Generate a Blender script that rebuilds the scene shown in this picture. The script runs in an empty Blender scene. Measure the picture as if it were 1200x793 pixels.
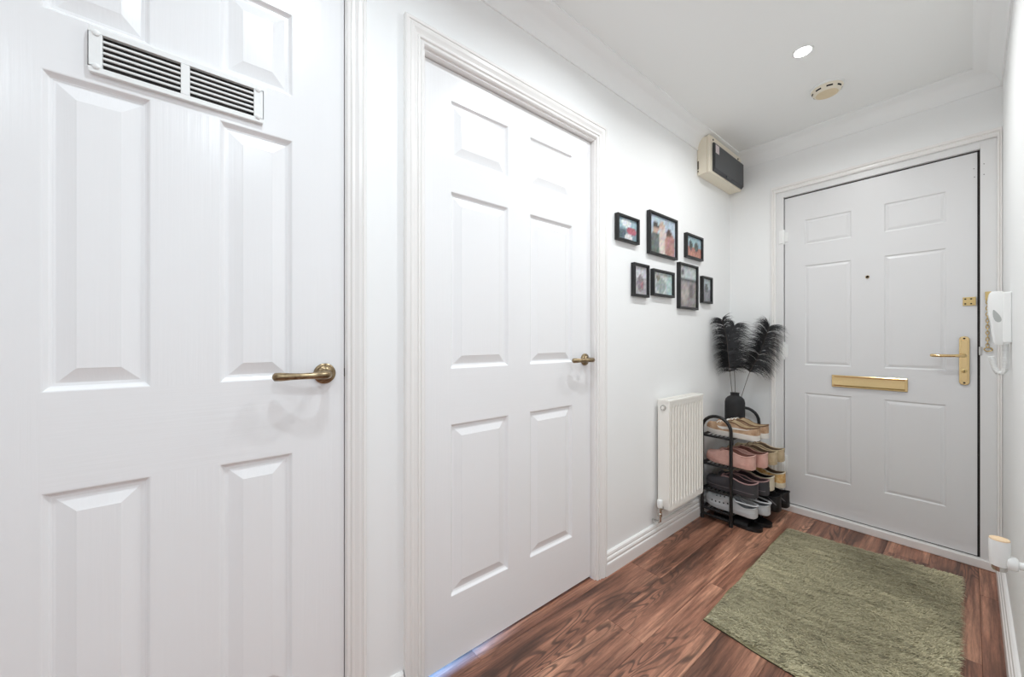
import bpy, bmesh, math, random
from mathutils import Vector, Matrix
random.seed(7)
S = bpy.context.scene
COL = S.collection

# ------------------------------------------------------------------ camera, world, exposure
YAW = math.atan2(537, 434)
cam = bpy.data.cameras.new('camera')
cam.sensor_fit = 'HORIZONTAL'; cam.sensor_width = 36.0
cam.lens = 434.0/1200*36; cam.shift_y = 1.5/1200
cam.clip_start = 0.01; cam.clip_end = 60
co = bpy.data.objects.new('camera', cam); COL.objects.link(co)
co.location = (1.087, 0, 1.085); co.rotation_euler = (math.pi/2, 0, YAW)
S.camera = co
W = bpy.data.worlds.new('world'); S.world = W; W.use_nodes = True
W.node_tree.nodes['Background'].inputs[0].default_value = (.75, .85, 1, 1)
W.node_tree.nodes['Background'].inputs[1].default_value = 0.05
S.view_settings.view_transform = 'Standard'; S.view_settings.look = 'None'
S.view_settings.gamma = 1; S.view_settings.use_curve_mapping = False
S.view_settings.exposure = 0.18
LAMP_W = 6.6
LAMP_SPREAD = 159            # watts of each ceiling downlight
S.cycles.max_bounces = 14; S.cycles.diffuse_bounces = 9; S.cycles.glossy_bounces = 4
S.cycles.transparent_max_bounces = 8
S.cycles.sample_clamp_indirect = 6
S.cycles.caustics_reflective = False

# added unseen blue light behind the wide door, assumed daylight for the floor strip (reaches the hall only through the gap under the door)
dl = bpy.data.lights.new('added_gap_light', 'AREA'); dl.shape = 'RECTANGLE'; dl.size = .26; dl.size_y = .22
dl.energy = 62; dl.color = (.10, .40, 1); dl.spread = math.radians(30)
do = bpy.data.objects.new('added_gap_light', dl); COL.objects.link(do)
do.location = (-1.25, .58, .30); do.rotation_euler = (math.pi/2, 0, -math.pi/2)

# ------------------------------------------------------------------ helpers
def lin(c):
    o = []
    for x in c[:3]:
        x = x/255.0
        o.append(x/12.92 if x <= .04045 else ((x+.055)/1.055)**2.4)
    return tuple(o)+(1,)

def mat(name, col, rough=.5, metal=0, bump=None, var=None, coat=0, emis=0, sheen=0, spec=.5):
    m = bpy.data.materials.new(name); m.use_nodes = True
    nt = m.node_tree; b = nt.nodes['Principled BSDF']; L = nt.links
    b.inputs['Base Color'].default_value = lin(col); b.inputs['Roughness'].default_value = rough
    b.inputs['Metallic'].default_value = metal; b.inputs['Coat Weight'].default_value = coat
    b.inputs['Sheen Weight'].default_value = sheen
    b.inputs['Specular IOR Level'].default_value = spec
    if emis:
        b.inputs['Emission Color'].default_value = lin(col); b.inputs['Emission Strength'].default_value = emis
    if bump or var:
        tc = nt.nodes.new('ShaderNodeTexCoord')
        def noise(sc, det=5):
            mp = nt.nodes.new('ShaderNodeMapping'); mp.inputs['Scale'].default_value = sc
            L.new(tc.outputs['Object'], mp.inputs['Vector'])
            n = nt.nodes.new('ShaderNodeTexNoise'); n.inputs['Scale'].default_value = 1; n.inputs['Detail'].default_value = det
            L.new(mp.outputs[0], n.inputs['Vector']); return n
        if bump:
            n = noise(bump[0]); bp = nt.nodes.new('ShaderNodeBump')
            bp.inputs['Strength'].default_value = bump[1]; bp.inputs['Distance'].default_value = bump[2]
            L.new(n.outputs['Fac'], bp.inputs['Height']); L.new(bp.outputs[0], b.inputs['Normal'])
        if var:
            n = noise(var[1]); r = nt.nodes.new('ShaderNodeValToRGB')
            r.color_ramp.elements[0].position = .35; r.color_ramp.elements[1].position = .65
            r.color_ramp.elements[0].color = lin(col); r.color_ramp.elements[1].color = lin(var[0])
            L.new(n.outputs['Fac'], r.inputs[0]); L.new(r.outputs[0], b.inputs['Base Color'])
    return m

def attr_mat(name, rough=.7, sheen=0):
    m = bpy.data.materials.new(name); m.use_nodes = True
    nt = m.node_tree; b = nt.nodes['Principled BSDF']
    a = nt.nodes.new('ShaderNodeAttribute'); a.attribute_name = 'Col'
    nt.links.new(a.outputs['Color'], b.inputs['Base Color'])
    b.inputs['Roughness'].default_value = rough; b.inputs['Sheen Weight'].default_value = sheen
    return m

def glass_mat():
    m = bpy.data.materials.new('picture_glass'); m.use_nodes = True
    nt = m.node_tree; nt.nodes.clear()
    o = nt.nodes.new('ShaderNodeOutputMaterial'); mx = nt.nodes.new('ShaderNodeMixShader')
    t = nt.nodes.new('ShaderNodeBsdfTransparent'); g = nt.nodes.new('ShaderNodeBsdfGlossy')
    fr = nt.nodes.new('ShaderNodeValue'); fr.outputs[0].default_value = .05
    g.inputs['Roughness'].default_value = .05
    nt.links.new(fr.outputs[0], mx.inputs[0]); nt.links.new(t.outputs[0], mx.inputs[1]); nt.links.new(g.outputs[0], mx.inputs[2])
    nt.links.new(mx.outputs[0], o.inputs[0]); return m

def wood_floor():
    m = bpy.data.materials.new('floor_wood'); m.use_nodes = True
    nt = m.node_tree; L = nt.links; N = nt.nodes.new; b = nt.nodes['Principled BSDF']
    tc = N('ShaderNodeTexCoord'); oi = N('ShaderNodeObjectInfo')
    mul = N('ShaderNodeVectorMath'); mul.operation = 'MULTIPLY_ADD'
    cx = N('ShaderNodeCombineXYZ'); L.new(oi.outputs['Random'], cx.inputs[0]); L.new(oi.outputs['Random'], cx.inputs[1]); L.new(oi.outputs['Random'], cx.inputs[2])
    mul.inputs[1].default_value = (9.3, 31.7, 17.1); L.new(cx.outputs[0], mul.inputs[0]); L.new(tc.outputs['Object'], mul.inputs[2])
    def nz(sc, det, dist=0, rough=.55):
        mp = N('ShaderNodeMapping'); mp.inputs['Scale'].default_value = sc; L.new(mul.outputs[0], mp.inputs['Vector'])
        n = N('ShaderNodeTexNoise'); n.inputs['Scale'].default_value = 1; n.inputs['Detail'].default_value = det
        n.inputs['Distortion'].default_value = dist; n.inputs['Roughness'].default_value = rough
        L.new(mp.outputs[0], n.inputs['Vector']); return n
    broad = nz((11, 1.1, 1), 3, .5)
    streak = nz((70, 2.2, 1), 6, .3, .65)
    fine = nz((230, 20, 1), 5, .3, .75)
    # cathedral figure: contour lines of a stretched noise field
    fld = nz((9, 1.3, 1), 2, .4)
    sn = N('ShaderNodeMath'); sn.operation = 'MULTIPLY'; sn.inputs[1].default_value = 130; L.new(fld.outputs['Fac'], sn.inputs[0])
    si = N('ShaderNodeMath'); si.operation = 'SINE'; L.new(sn.outputs[0], si.inputs[0])
    msk = nz((7, 1.0, 1), 2); mr = N('ShaderNodeMapRange'); mr.inputs[1].default_value = .46; mr.inputs[2].default_value = .6; L.new(msk.outputs['Fac'], mr.inputs[0])
    r1 = N('ShaderNodeValToRGB'); e = r1.color_ramp.elements
    e[0].position = .3; e[0].color = lin((94, 64, 52)); e[1].position = .72; e[1].color = lin((224, 168, 138))
    k = e.new(.5); k.color = lin((164, 114, 92))
    L.new(broad.outputs['Fac'], r1.inputs[0])
    def mixc(a, bcol, fac, mode='MULTIPLY'):
        x = N('ShaderNodeMix'); x.data_type = 'RGBA'; x.blend_type = mode
        L.new(a, x.inputs[6])
        if isinstance(bcol, tuple): x.inputs[7].default_value = bcol
        else: L.new(bcol, x.inputs[7])
        if isinstance(fac, (int, float)): x.inputs[0].default_value = fac
        else: L.new(fac, x.inputs[0])
        return x.outputs[2]
    r2 = N('ShaderNodeValToRGB'); e = r2.color_ramp.elements
    e[0].position = .33; e[0].color = lin((112, 100, 98)); e[1].position = .6; e[1].color = (1, 1, 1, 1); L.new(streak.outputs['Fac'], r2.inputs[0])
    c = mixc(r1.outputs[0], r2.outputs[0], .75)
    r3 = N('ShaderNodeMapRange'); r3.inputs[1].default_value = .1; r3.inputs[2].default_value = .9; L.new(si.outputs[0], r3.inputs[0])
    mm = N('ShaderNodeMath'); mm.operation = 'MULTIPLY'; L.new(r3.outputs[0], mm.inputs[0]); L.new(mr.outputs[0], mm.inputs[1])
    mm2 = N('ShaderNodeMath'); mm2.operation = 'MULTIPLY'; mm2.inputs[1].default_value = .75; L.new(mm.outputs[0], mm2.inputs[0])
    c = mixc(c, lin((66, 48, 40)), mm2.outputs[0], 'MIX')
    rf = N('ShaderNodeMapRange'); rf.inputs[3].default_value = .34; rf.inputs[4].default_value = 1.68; L.new(fine.outputs['Fac'], rf.inputs[0])
    cf = N('ShaderNodeCombineColor'); [L.new(rf.outputs[0], cf.inputs[i]) for i in range(3)]
    c = mixc(c, cf.outputs[0], 1)
    rr = N('ShaderNodeMapRange'); rr.inputs[3].default_value = .88; rr.inputs[4].default_value = 1.08; L.new(oi.outputs['Random'], rr.inputs[0])
    cr = N('ShaderNodeCombineColor'); [L.new(rr.outputs[0], cr.inputs[i]) for i in range(3)]
    c = mixc(c, cr.outputs[0], 1)
    L.new(c, b.inputs['Base Color'])
    b.inputs['Roughness'].default_value = .42
    bp = N('ShaderNodeBump'); bp.inputs['Strength'].default_value = .25; bp.inputs['Distance'].default_value = .0006
    L.new(streak.outputs['Fac'], bp.inputs['Height']); L.new(bp.outputs[0], b.inputs['Normal'])
    return m

M = dict(
    wall=mat('wall_paint', (243, 244, 244), .62, bump=((260, 260, 260), .05, .001)),
    ceil=mat('ceiling_paint', (242, 243, 242), .8),
    trim=mat('trim_gloss', (240, 238, 236), .22, bump=((60, 60, 8), .02, .001)),
    cove=mat('coving_paint', (247, 248, 248), .6),
    door_v=mat('door_paint', (239, 239, 240), .24, bump=((150, 150, 5.5), .16, .0016)),
    door_h=mat('door_paint_rail', (239, 239, 240), .24, bump=((150, 6, 150), .16, .0016)),
    fdoor=mat('front_door_paint', (226, 226, 227), .34, bump=((210, 210, 6), .10, .0012)),
    frame=mat('front_frame_paint', (230, 230, 230), .35),
    seal=mat('dark_seal', (38, 32, 31), .7),
    wood=wood_floor(),
    sub=mat('subfloor', (40, 28, 24), .9),
    bronze=mat('antique_bronze', (124, 106, 82), .28, 1, var=((170, 152, 122), (60, 60, 60))),
    brass=mat('polished_brass', (232, 204, 152), .14, 1),
    brass2=mat('pale_brass', (222, 196, 140), .33, 1),
    black=mat('black_satin', (26, 26, 27), .42),
    blackm=mat('black_matte', (34, 34, 36), .75),
    screw=mat('dark_screw', (52, 42, 34), .5, .6),
    white_pl=mat('white_plastic', (238, 239, 238), .35),
    cream_pl=mat('cream_plastic', (234, 226, 208), .45),
    beige_pl=mat('aged_plastic', (222, 205, 172), .5),
    grey_pl=mat('charcoal_plastic', (58, 61, 65), .3),
    rad=mat('radiator_enamel', (245, 242, 236), .3),
    chrome=mat('chrome', (200, 198, 194), .18, 1),
    paper=mat('paper_label', (235, 228, 228), .8, var=((214, 196, 196), (90, 140, 260))),
    dark=mat('dark_void', (16, 15, 15), .9),
    slot_shade=mat('vent_shade_brown', (44, 38, 34), .9, var=((18, 16, 15), (30, 30, 30))),  # shade behind the vent slats, put into the colour
    glass=glass_mat(), print=attr_mat('photo_print', .6), mount=mat('picture_mat_board', (214, 216, 218), .8),
    pile=attr_mat('rug_fibre', .85, .25), backing=mat('rug_backing', (60, 54, 42), .9),
    rugbase=mat('rug_base', (160, 152, 120), .9, var=((118, 112, 80), (14, 40, 20))),
    lens=mat('lamp_lens', (255, 253, 250), .4, emis=28),
    feather=mat('black_feather', (24, 24, 26), .6, var=((46, 46, 50), (40, 40, 40))),
    stem=mat('feather_stem', (96, 84, 72), .6),
    tan=mat('shoe_tan', (196, 164, 134), .7, var=((158, 122, 92), (40, 40, 40))),
    tan_d=mat('shoe_brown', (122, 92, 66), .7),
    offw=mat('shoe_white_rubber', (228, 224, 218), .55),
    pink=mat('shoe_pink', (222, 178, 166), .7, var=((208, 160, 148), (30, 30, 30))),
    pink_d=mat('shoe_pink_lining', (150, 104, 92), .85),
    beige=mat('shoe_beige', (206, 186, 154), .75, var=((186, 166, 134), (30, 30, 30))),
    beige_l=mat('shoe_beige_lining', (112, 92, 74), .85),
    cream=mat('shoe_cream', (222, 210, 188), .7),
    orange=mat('shoe_orange', (206, 148, 74), .7, var=((228, 196, 140), (60, 60, 60))),
    char=mat('shoe_charcoal', (62, 60, 64), .7),
    char_l=mat('shoe_welt', (110, 104, 106), .7),
    mauve=mat('shoe_mauve_lining', (176, 142, 140), .8),
    plum=mat('shoe_dark_lining', (70, 54, 58), .85),
    silver=mat('clog_grey', (196, 198, 200), .5),
    silver_d=mat('clog_grey_dark', (150, 152, 156), .55),
    shoe_bk=mat('shoe_black', (24, 23, 25), .6), shoe_bk2=mat('shoe_black_sole', (16, 16, 17), .5),
)

ORG = {}
class MB:
    def __init__(s): s.v = []; s.f = []; s.m = []
    def add(s, vs, fs, m=0):
        o = len(s.v); s.v += [Vector(p) for p in vs]
        s.f += [tuple(i+o for i in f) for f in fs]; s.m += [m]*len(fs); return s
    def box(s, a, b, m=0):
        x0, y0, z0 = a; x1, y1, z1 = b
        return s.add([(x0,y0,z0),(x1,y0,z0),(x1,y1,z0),(x0,y1,z0),(x0,y0,z1),(x1,y0,z1),(x1,y1,z1),(x0,y1,z1)],
                     [(0,3,2,1),(4,5,6,7),(0,1,5,4),(1,2,6,5),(2,3,7,6),(3,0,4,7)], m)
    def strip(s, rows, m=0, closed=False, loop=False):
        """rows: list of equal-length point lists; closed joins each row into a ring, loop joins last row to first"""
        n = len(rows[0]); R = len(rows); fs = []
        for i in range(R if loop else R-1):
            for j in range(n if closed else n-1):
                a = i*n+j; b = i*n+(j+1) % n; c = ((i+1) % R)*n+(j+1) % n; d = ((i+1) % R)*n+j
                fs.append((a, b, c, d))
        return s.add([p for r in rows for p in r], fs, m)
    def tube(s, pts, r, n=10, loop=False, m=0, flat=1.0, caps=True):
        P = [Vector(p) for p in pts]; K = len(P)
        rr = r if isinstance(r, (list, tuple)) else [r]*K
        up = None; rows = []
        for i in range(K):
            t = (P[(i+1) % K]-P[i-1]) if loop else (P[min(i+1, K-1)]-P[max(i-1, 0)])
            t.normalize()
            if up is None:
                up = Vector((0, 0, 1)) if abs(t.z) < .9 else Vector((1, 0, 0))
            up = (up-t*up.dot(t)).normalized(); sd = t.cross(up)
            rows.append([P[i]+(sd*math.cos(2*math.pi*k/n)+up*flat*math.sin(2*math.pi*k/n))*rr[i] for k in range(n)])
        o = len(s.v); s.strip(rows, m, closed=True, loop=loop)
        if caps and not loop:
            s.f += [tuple(o+k for k in range(n))[::-1], tuple(o+(K-1)*n+k for k in range(n))]; s.m += [m, m]
        return s
    def lathe(s, prof, c, axis='z', n=28, m=0):
        """prof: [(radius, height)] from bottom to top"""
        c = Vector(c); rows = []
        for r, h in prof:
            ring = []
            for k in range(n):
                a = 2*math.pi*k/n; u, w = r*math.cos(a), r*math.sin(a)
                ring.append(c+Vector({'z': (u, w, h), 'x': (h, u, w), 'y': (w, h, u)}[axis]))
            rows.append(ring)
        o = len(s.v); s.strip(rows, m, closed=True)
        if prof[0][0] > 1e-6: s.f.append(tuple(o+k for k in range(n))[::-1]); s.m.append(m)
        if prof[-1][0] > 1e-6: s.f.append(tuple(o+(len(prof)-1)*n+k for k in range(n))); s.m.append(m)
        return s
    def prism(s, poly, fn, t0, t1, m=0):
        n = len(poly)
        vs = [fn(a, b, t0) for a, b in poly]+[fn(a, b, t1) for a, b in poly]
        fs = [(i, (i+1) % n, n+(i+1) % n, n+i) for i in range(n)]+[tuple(range(n))[::-1], tuple(range(n, 2*n))]
        return s.add(vs, fs, m)
    def mesh(s, name, mats, off=(0, 0, 0), bev=0, seg=2, smooth=None):
        me = bpy.data.meshes.new(name); off = Vector(off)
        me.from_pydata([tuple(p-off) for p in s.v], [], s.f)
        for x in (mats if isinstance(mats, (list, tuple)) else [mats]): me.materials.append(x)
        me.polygons.foreach_set('material_index', s.m)
        bm = bmesh.new(); bm.from_mesh(me)
        bmesh.ops.remove_doubles(bm, verts=bm.verts, dist=1e-6)
        lv = [v for v in bm.verts if not v.link_faces]
        if lv: bmesh.ops.delete(bm, geom=lv, context='VERTS')
        bmesh.ops.recalc_face_normals(bm, faces=bm.faces)
        if bev:
            ed = [e for e in bm.edges if len(e.link_faces) == 2 and e.calc_face_angle(0) > .6]
            bmesh.ops.bevel(bm, geom=ed, offset=bev, segments=seg, profile=.5, affect='EDGES', clamp_overlap=True)
        bm.to_mesh(me); bm.free()
        if smooth is not None:
            me.polygons.foreach_set('use_smooth', [True]*len(me.polygons))
            me.set_sharp_from_angle(angle=math.radians(smooth))
        return me
    def build(s, name, mats, parent=None, base=None, bev=0, seg=2, smooth=None, local=False):
        if local: off = Vector((0, 0, 0))
        elif parent is not None: off = ORG[parent.name]
        else: off = Vector(base) if base else Vector((0, 0, 0))
        o = bpy.data.objects.new(name, s.mesh(name, mats, off, bev, seg, smooth)); COL.objects.link(o)
        if parent is not None: o.parent = parent
        else: o.location = off
        ORG[o.name] = off.copy(); return o

def inst(me, name, parent, loc):
    o = bpy.data.objects.new(name, me); COL.objects.link(o); o.parent = parent
    o.location = Vector(loc)-ORG[parent.name]; ORG[o.name] = Vector(loc); return o
def tag(o, label=None, cat=None, group=None, kind=None):
    if label: o['label'] = label
    if cat: o['category'] = cat
    if group: o['group'] = group
    if kind: o['kind'] = kind
    return o
def thing(name, loc, label, cat, group=None, rz=0, kind=None):
    o = bpy.data.objects.new(name, None); COL.objects.link(o); o.location = loc; o.rotation_euler = (0, 0, rz)
    o.empty_display_size = .05; ORG[o.name] = Vector(loc); return tag(o, label, cat, group, kind)
def struct(o, label, cat): return tag(o, label, cat, kind='structure')

# ------------------------------------------------------------------ room shell
WX, RX, FY, CZ = .022, 1.181, 2.835, 2.346       # left wall, right wall, front wall, ceiling
BY, SX, RY = -1.7, 2.5, .9                       # back wall, far side of the side hall, start of right wall
D1 = (-.364, .276); D2 = (.516, 1.337); DT = 1.981
g = .003; ln = .026
# left wall with two door openings
b = MB()
def wl(y0, y1, z0, z1): b.box((-.09, y0, z0), (WX, y1, z1))
o1 = (D1[0]-g-ln, D1[1]+g+ln); o2 = (D2[0]-g-ln, D2[1]+g+ln); oz = DT+g+ln
wl(BY, o1[0], 0, CZ); wl(o1[0], o1[1], oz+.059, CZ); wl(o1[1], o2[0], 0, CZ); wl(o2[0], o2[1], oz, CZ); wl(o2[1], FY+.1, 0, CZ)
wall_left = struct(b.build('wall_left', M['wall']), 'white painted wall carrying the pictures and two panelled doors', 'wall')
# front wall with front door opening
F0, F1, FT = .297, 1.165, 2.030
b = MB(); b.box((WX, FY, 0), (F0, FY+.12, CZ)); b.box((F1, FY, 0), (RX+.1, FY+.12, CZ)); b.box((F0, FY, FT), (F1, FY+.12, CZ))
struct(b.build('wall_front', M['wall']), 'white end wall around the front door', 'wall')
b = MB(); b.box((RX, RY, 0), (RX+.1, FY, CZ))
struct(b.build('wall_right', M['wall']), 'white wall carrying the intercom handset', 'wall')
b = MB(); b.box((RX+.1, RY, 0), (SX, RY+.1, CZ)); b.box((SX, BY, 0), (SX+.1, RY+.1, CZ))
struct(b.build('wall_side', M['wall']), 'white wall of the side hall behind the camera', 'wall')
b = MB(); b.box((-.09, BY-.1, 0), (SX+.1, BY, CZ))
struct(b.build('wall_back', M['wall']), 'white back wall behind the camera', 'wall')
b = MB(); b.box((-1.6, BY-.1, CZ), (SX+.1, FY+.12, CZ+.1))
struct(b.build('ceiling', M['ceil']), 'flat white plaster ceiling with downlights', 'ceiling')
b = MB(); b.box((-1.6, BY-.1, -.06), (SX+.1, FY+.12, -.006))
floor = struct(b.build('floor', M['sub']), 'dark reddish brown wood plank floor', 'floor')
# planks, each its own piece
pw = .152; pl = 1.22; tpl = {}
def plank(x0, x1, y0, y1):
    k = (round(x1-x0, 3), round(y1-y0, 3))
    if k not in tpl:
        q = MB(); q.box((0, 0, 0), (k[0]-.0006, k[1]-.0006, .0058)); tpl[k] = q.mesh('plank', M['wood'], bev=.0007, seg=1)
    inst(tpl[k], 'plank', floor, (x0, y0, -.0058))
joint = {0: 1.59, 1: 1.197, 2: 1.73}
for c in range(-2, 17):
    x0 = .049+pw*c; x1 = x0+pw
    y = joint.get(c, 1.25+((c*.437) % 1.0)*1.2)
    while y > BY: y -= pl
    end = FY+.02 if x1 < RX+.12 else RY
    if x0 < RX < x1: end = FY+.02
    while y < end-.01:
        a, e = max(y, BY), min(y+pl, end)
        if e-a > .02: plank(x0, x1, a, e)
        y += pl
# room behind the middle door (bedroom side): side walls closing it, plus a divider added to block the light leak
b = MB(); b.box((-1.6, -.2, 0), (-.09, -.1, CZ)); b.box((-1.6, 2.2, 0), (-.09, 2.3, CZ)); b.box((-1.7, -.2, 0), (-1.6, 2.3, CZ)); b.box((-1.6, .37, 0), (-.09, .41, CZ))
struct(b.build('wall_bedroom', M['wall']), 'white walls of the room behind the wide door, with an added light-blocking divider', 'wall')

# coving
pv = .0875; cb = CZ-pv
prof = [(0, cb), (.006, cb), (.007, cb+.007)]
for i in range(11):
    a = math.pi/2*i/10
    prof.append((.007+(pv-.014)*(1-math.cos(a)), cb+.007+(pv-.014)*math.sin(a)))
prof += [(pv-.006, CZ-.006), (pv, CZ-.006), (pv, CZ)]
b = MB()
b.strip([[(WX+u, BY+u, z) for u, z in prof], [(WX+u, FY-u, z) for u, z in prof], [(RX-u, FY-u, z) for u, z in prof], [(RX-u, RY, z) for u, z in prof]])
struct(b.build('trim_1', M['cove'], smooth=40), 'white concave plaster coving around the ceiling', 'coving')

# skirting boards
sk = [(0, .100), (.006, .100), (.011, .096), (.013, .088), (.0105, .082), (.0105, .079), (.015, .077), (.0175, .070), (.0165, .062), (.0145, .060), (.0145, .057), (.019, .054), (.020, .048), (.020, 0)]
def skirt(name, fa, fb, label):
    q = MB(); q.strip([[fa(u, z) for u, z in sk], [fb(u, z) for u, z in sk]])
    return struct(q.build(name, M['trim']), label, 'skirting board')
skirt('baseboard_left', lambda u, z: (WX+u, 1.40, z), lambda u, z: (WX+u, FY-u, z), 'white moulded skirting board under the radiator')
skirt('baseboard_front', lambda u, z: (WX+u, FY-u, z), lambda u, z: (.275, FY-u, z), 'short white skirting board behind the shoe rack')
skirt('baseboard_right', lambda u, z: (RX-u, RY, z), lambda u, z: (RX-u, FY-u*.2, z), 'white moulded skirting board below the intercom handset')
skirt('baseboard_centre', lambda u, z: (WX+u, .33, z), lambda u, z: (WX+u, .44, z), 'short white skirting board between the two white doors')

# architraves: profile (u outwards, t thickness) swept round an opening with mitres
arc_prof = [(0, 0), (0, .009), (.003, .012), (.010, .012), (.0115, .0085), (.014, .0085), (.016, .014), (.021, .015), (.0225, .011), (.026, .0115), (.038, .0175), (.046, .019), (.048, .0155), (.0515, .0155), (.053, .019), (.061, .019), (.0645, .016), (.0645, 0)]
def architrave(name, a0, a1, zt, fn, label, k=1.0):
    q = MB(); P = [(u*k, t) for u, t in arc_prof]
    q.strip([[fn(a0-u, .001, t) for u, t in P], [fn(a0-u, zt+u, t) for u, t in P], [fn(a1+u, zt+u, t) for u, t in P], [fn(a1+u, .001, t) for u, t in P]])
    return struct(q.build(name, M['trim'], smooth=14), label, 'architrave')
fl = lambda a, z, t: (WX+t, a, z)
architrave('trim_2', D1[0]-.006, D1[1]+.005, 2.044, fl, 'white moulded architrave round the vented cupboard door', .78)
architrave('trim_3', D2[0]-.009, D2[1]+.008, DT+.010, fl, 'white moulded architrave round the wide interior door')
ff = lambda a, z, t: (a, FY-t, z)
fp = [(0, 0), (0, .006), (.004, .010), (.010, .010), (.012, .007), (.016, .014), (.0225, .016), (.0235, 0)]
q = MB(); rows = []
for a, s_ in ((.297, -1),): pass
q.strip([[ff(.297-u, .001, t) for u, t in fp], [ff(.297-u, 2.030+u*1.6, t) for u, t in fp], [ff(1.165+u*.65, 2.030+u*1.6, t) for u, t in fp], [ff(1.165+u*.65, .001, t) for u, t in fp]])
struct(q.build('trim_4', M['trim'], smooth=35), 'thin white moulding round the front door frame', 'architrave')

# door linings (jambs)
def lining(name, D, label, DT=DT):
    q = MB(); x0, x1 = -.09, WX
    q.box((x0, D[0]-g-ln, 0), (x1, D[0]-g, DT+g+ln)); q.box((x0, D[1]+g, 0), (x1, D[1]+g+ln, DT+g+ln)); q.box((x0, D[0]-g, DT+g), (x1, D[1]+g, DT+g+ln))
    return q
q = lining('l', D1, '', 2.04); q.box((-.045, D1[1]-.012, 0), (-.026, D1[1]+g, 2.04)); q.box((-.045, D1[0], 2.028), (-.026, D1[1], 2.043))
struct(q.build('trim_5', M['trim']), 'white lining inside the vented cupboard door opening', 'door lining')
q = lining('l', D2, ''); q.box((-.068, D2[1]-.012, 0), (-.0383, D2[1]+g, DT)); q.box((-.068, D2[0]-g, 0), (-.0383, D2[0]+.012, DT)); q.box((-.068, D2[0], DT-.012), (-.0383, D2[1], DT+g))
struct(q.build('trim_6', M['trim']), 'white lining inside the wide interior door opening', 'door lining')

# ------------------------------------------------------------------ panelled doors
def panel_mesh(w, h, fn, prof, mats):
    """ring profile [(inset, depth)] closed by a flat field; fn(a,b,d)->xyz"""
    q = MB(); rows = []
    for i, d in prof:
        rows.append([fn(i, i, d), fn(w-i, i, d), fn(w-i, h-i, d), fn(i, h-i, d)])
    q.strip(rows, 0, closed=True); o = len(q.v)-4
    q.f.append((o, o+1, o+2, o+3)); q.m.append(0)
    return q
PP = [(0, 0), (.002, -.0006), (.007, -.0065), (.010, -.0085), (.0125, -.0085), (.0125, -.0095), (.016, -.0095), (.041, -.0018), (.043, -.0010)]
def panel_door(name, X, D, cols, rows, label, DT=DT, zb=.008):
    t = thing(name, (X, (D[0]+D[1])/2, .008), label, 'door', kind='structure')
    xb = X-.038; z0, z1 = zb, DT; q = MB()
    ys = [D[0], cols[0][0], cols[0][1], cols[1][0], cols[1][1], D[1]]
    q.box((xb, ys[0], z0), (X, ys[1], z1)); q.box((xb, ys[4], z0), (X, ys[5], z1))
    zs = [z0]+[v for r in rows for v in r]+[z1]
    for i in range(0, len(zs), 2): q.box((xb, ys[1], zs[i]), (X, ys[4], zs[i+1]), 1)
    for r in rows: q.box((xb, ys[2], r[0]), (X, ys[3], r[1]))
    q.build('leaf', [M['door_v'], M['door_h']], t)
    for c in cols:
        for r in rows:
            q = panel_mesh(c[1]-c[0], r[1]-r[0], lambda a, bb, d: (X+d, c[0]+a, r[0]+bb), PP, None)
            q.build('panel', M['door_v'], t)
    return t
ROWS1 = [(.228, .803), (.988, 1.582), (1.692, 1.897)]
ROWS = [(.228, .803), (.988, 1.580), (1.692, 1.884)]
d1 = panel_door('door_1', WX, D1, [(-.244, -.099), (.012, .156)], ROWS1, 'narrow white panelled cupboard door with a vent grille', 2.04)
d2 = panel_door('door_2', 0.0, D2, [(.616, .862), (.969, 1.217)], ROWS, 'wide white six panel interior door beside the pictures', zb=.011)

def lever_handle(parent, X, y, z):
    h = MB(); h.lathe([(.0265, 0), (.0265, .004), (.024, .0065), (.0215, .007), (.020, .0095), (.0155, .011), (.012, .014), (.0105, .018)], (X, y, z), 'x', 32)
    hd = h.build('handle', M['bronze'], parent, smooth=40)
    P = [(.012, 0), (.030, 0), (.044, -.002), (.052, -.009), (.0555, -.020), (.056, -.040), (.053, -.062), (.047, -.084), (.040, -.102), (.0345, -.114), (.0325, -.118)]
    R = [.0105, .0105, .0112, .0112, .0102, .0084, .0080, .0090, .0108, .0106, .005]
    q = MB(); q.tube([(X+a, y+b_, z) for a, b_ in P], R, 14, flat=.95); lv = q.build('lever', M['bronze'], hd, smooth=60)
    return hd
lever_handle(d1, WX, .228, .997)
lever_handle(d2, 0.0, 1.297, .997)
# latch fore-end glimpsed in the closing gap of each door
for d, X, y, z in ((d1, WX, D1[1], .997),):
    q = MB(); q.box((X-.022, y-.001, z-.011), (X-.001, y+.0025, z+.011)); q.build('latch', M['screw'], d)

# vent grille on the cupboard door: frame, flat dark sheet as the shaded opening, slats
VX = WX+.010
v0, v1, vz0, vz1 = -.184, .093, 1.598, 1.686
vb = MB()
op = [(-.166, -.053), (-.038, .075)]; oz0, oz1 = 1.609, 1.674
vb.box((WX, v0, vz0), (VX, v1, oz0)); vb.box((WX, v0, oz1), (VX, v1, vz1))
vb.box((WX, v0, oz0), (VX, op[0][0], oz1)); vb.box((WX, op[0][1], oz0), (VX, op[1][0], oz1)); vb.box((WX, op[1][1], oz0), (VX, v1, oz1))
vent = vb.build('vent_grille', M['white_pl'], d1, bev=.0012)
q = MB(); q.box((WX+.0002, v0+.004, oz0-.003), (WX+.001, v1-.004, oz1+.003)); q.build('shade_sheet', M['slot_shade'], vent)
n = 6; pitch = (oz1-oz0)/n
qs = MB(); Ls = op[0][1]-op[0][0]
qs.box((.0035, 0, 0), (.0070, Ls, .0046))
sm = qs.mesh('slat', M['white_pl'], bev=.001, seg=1)
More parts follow.
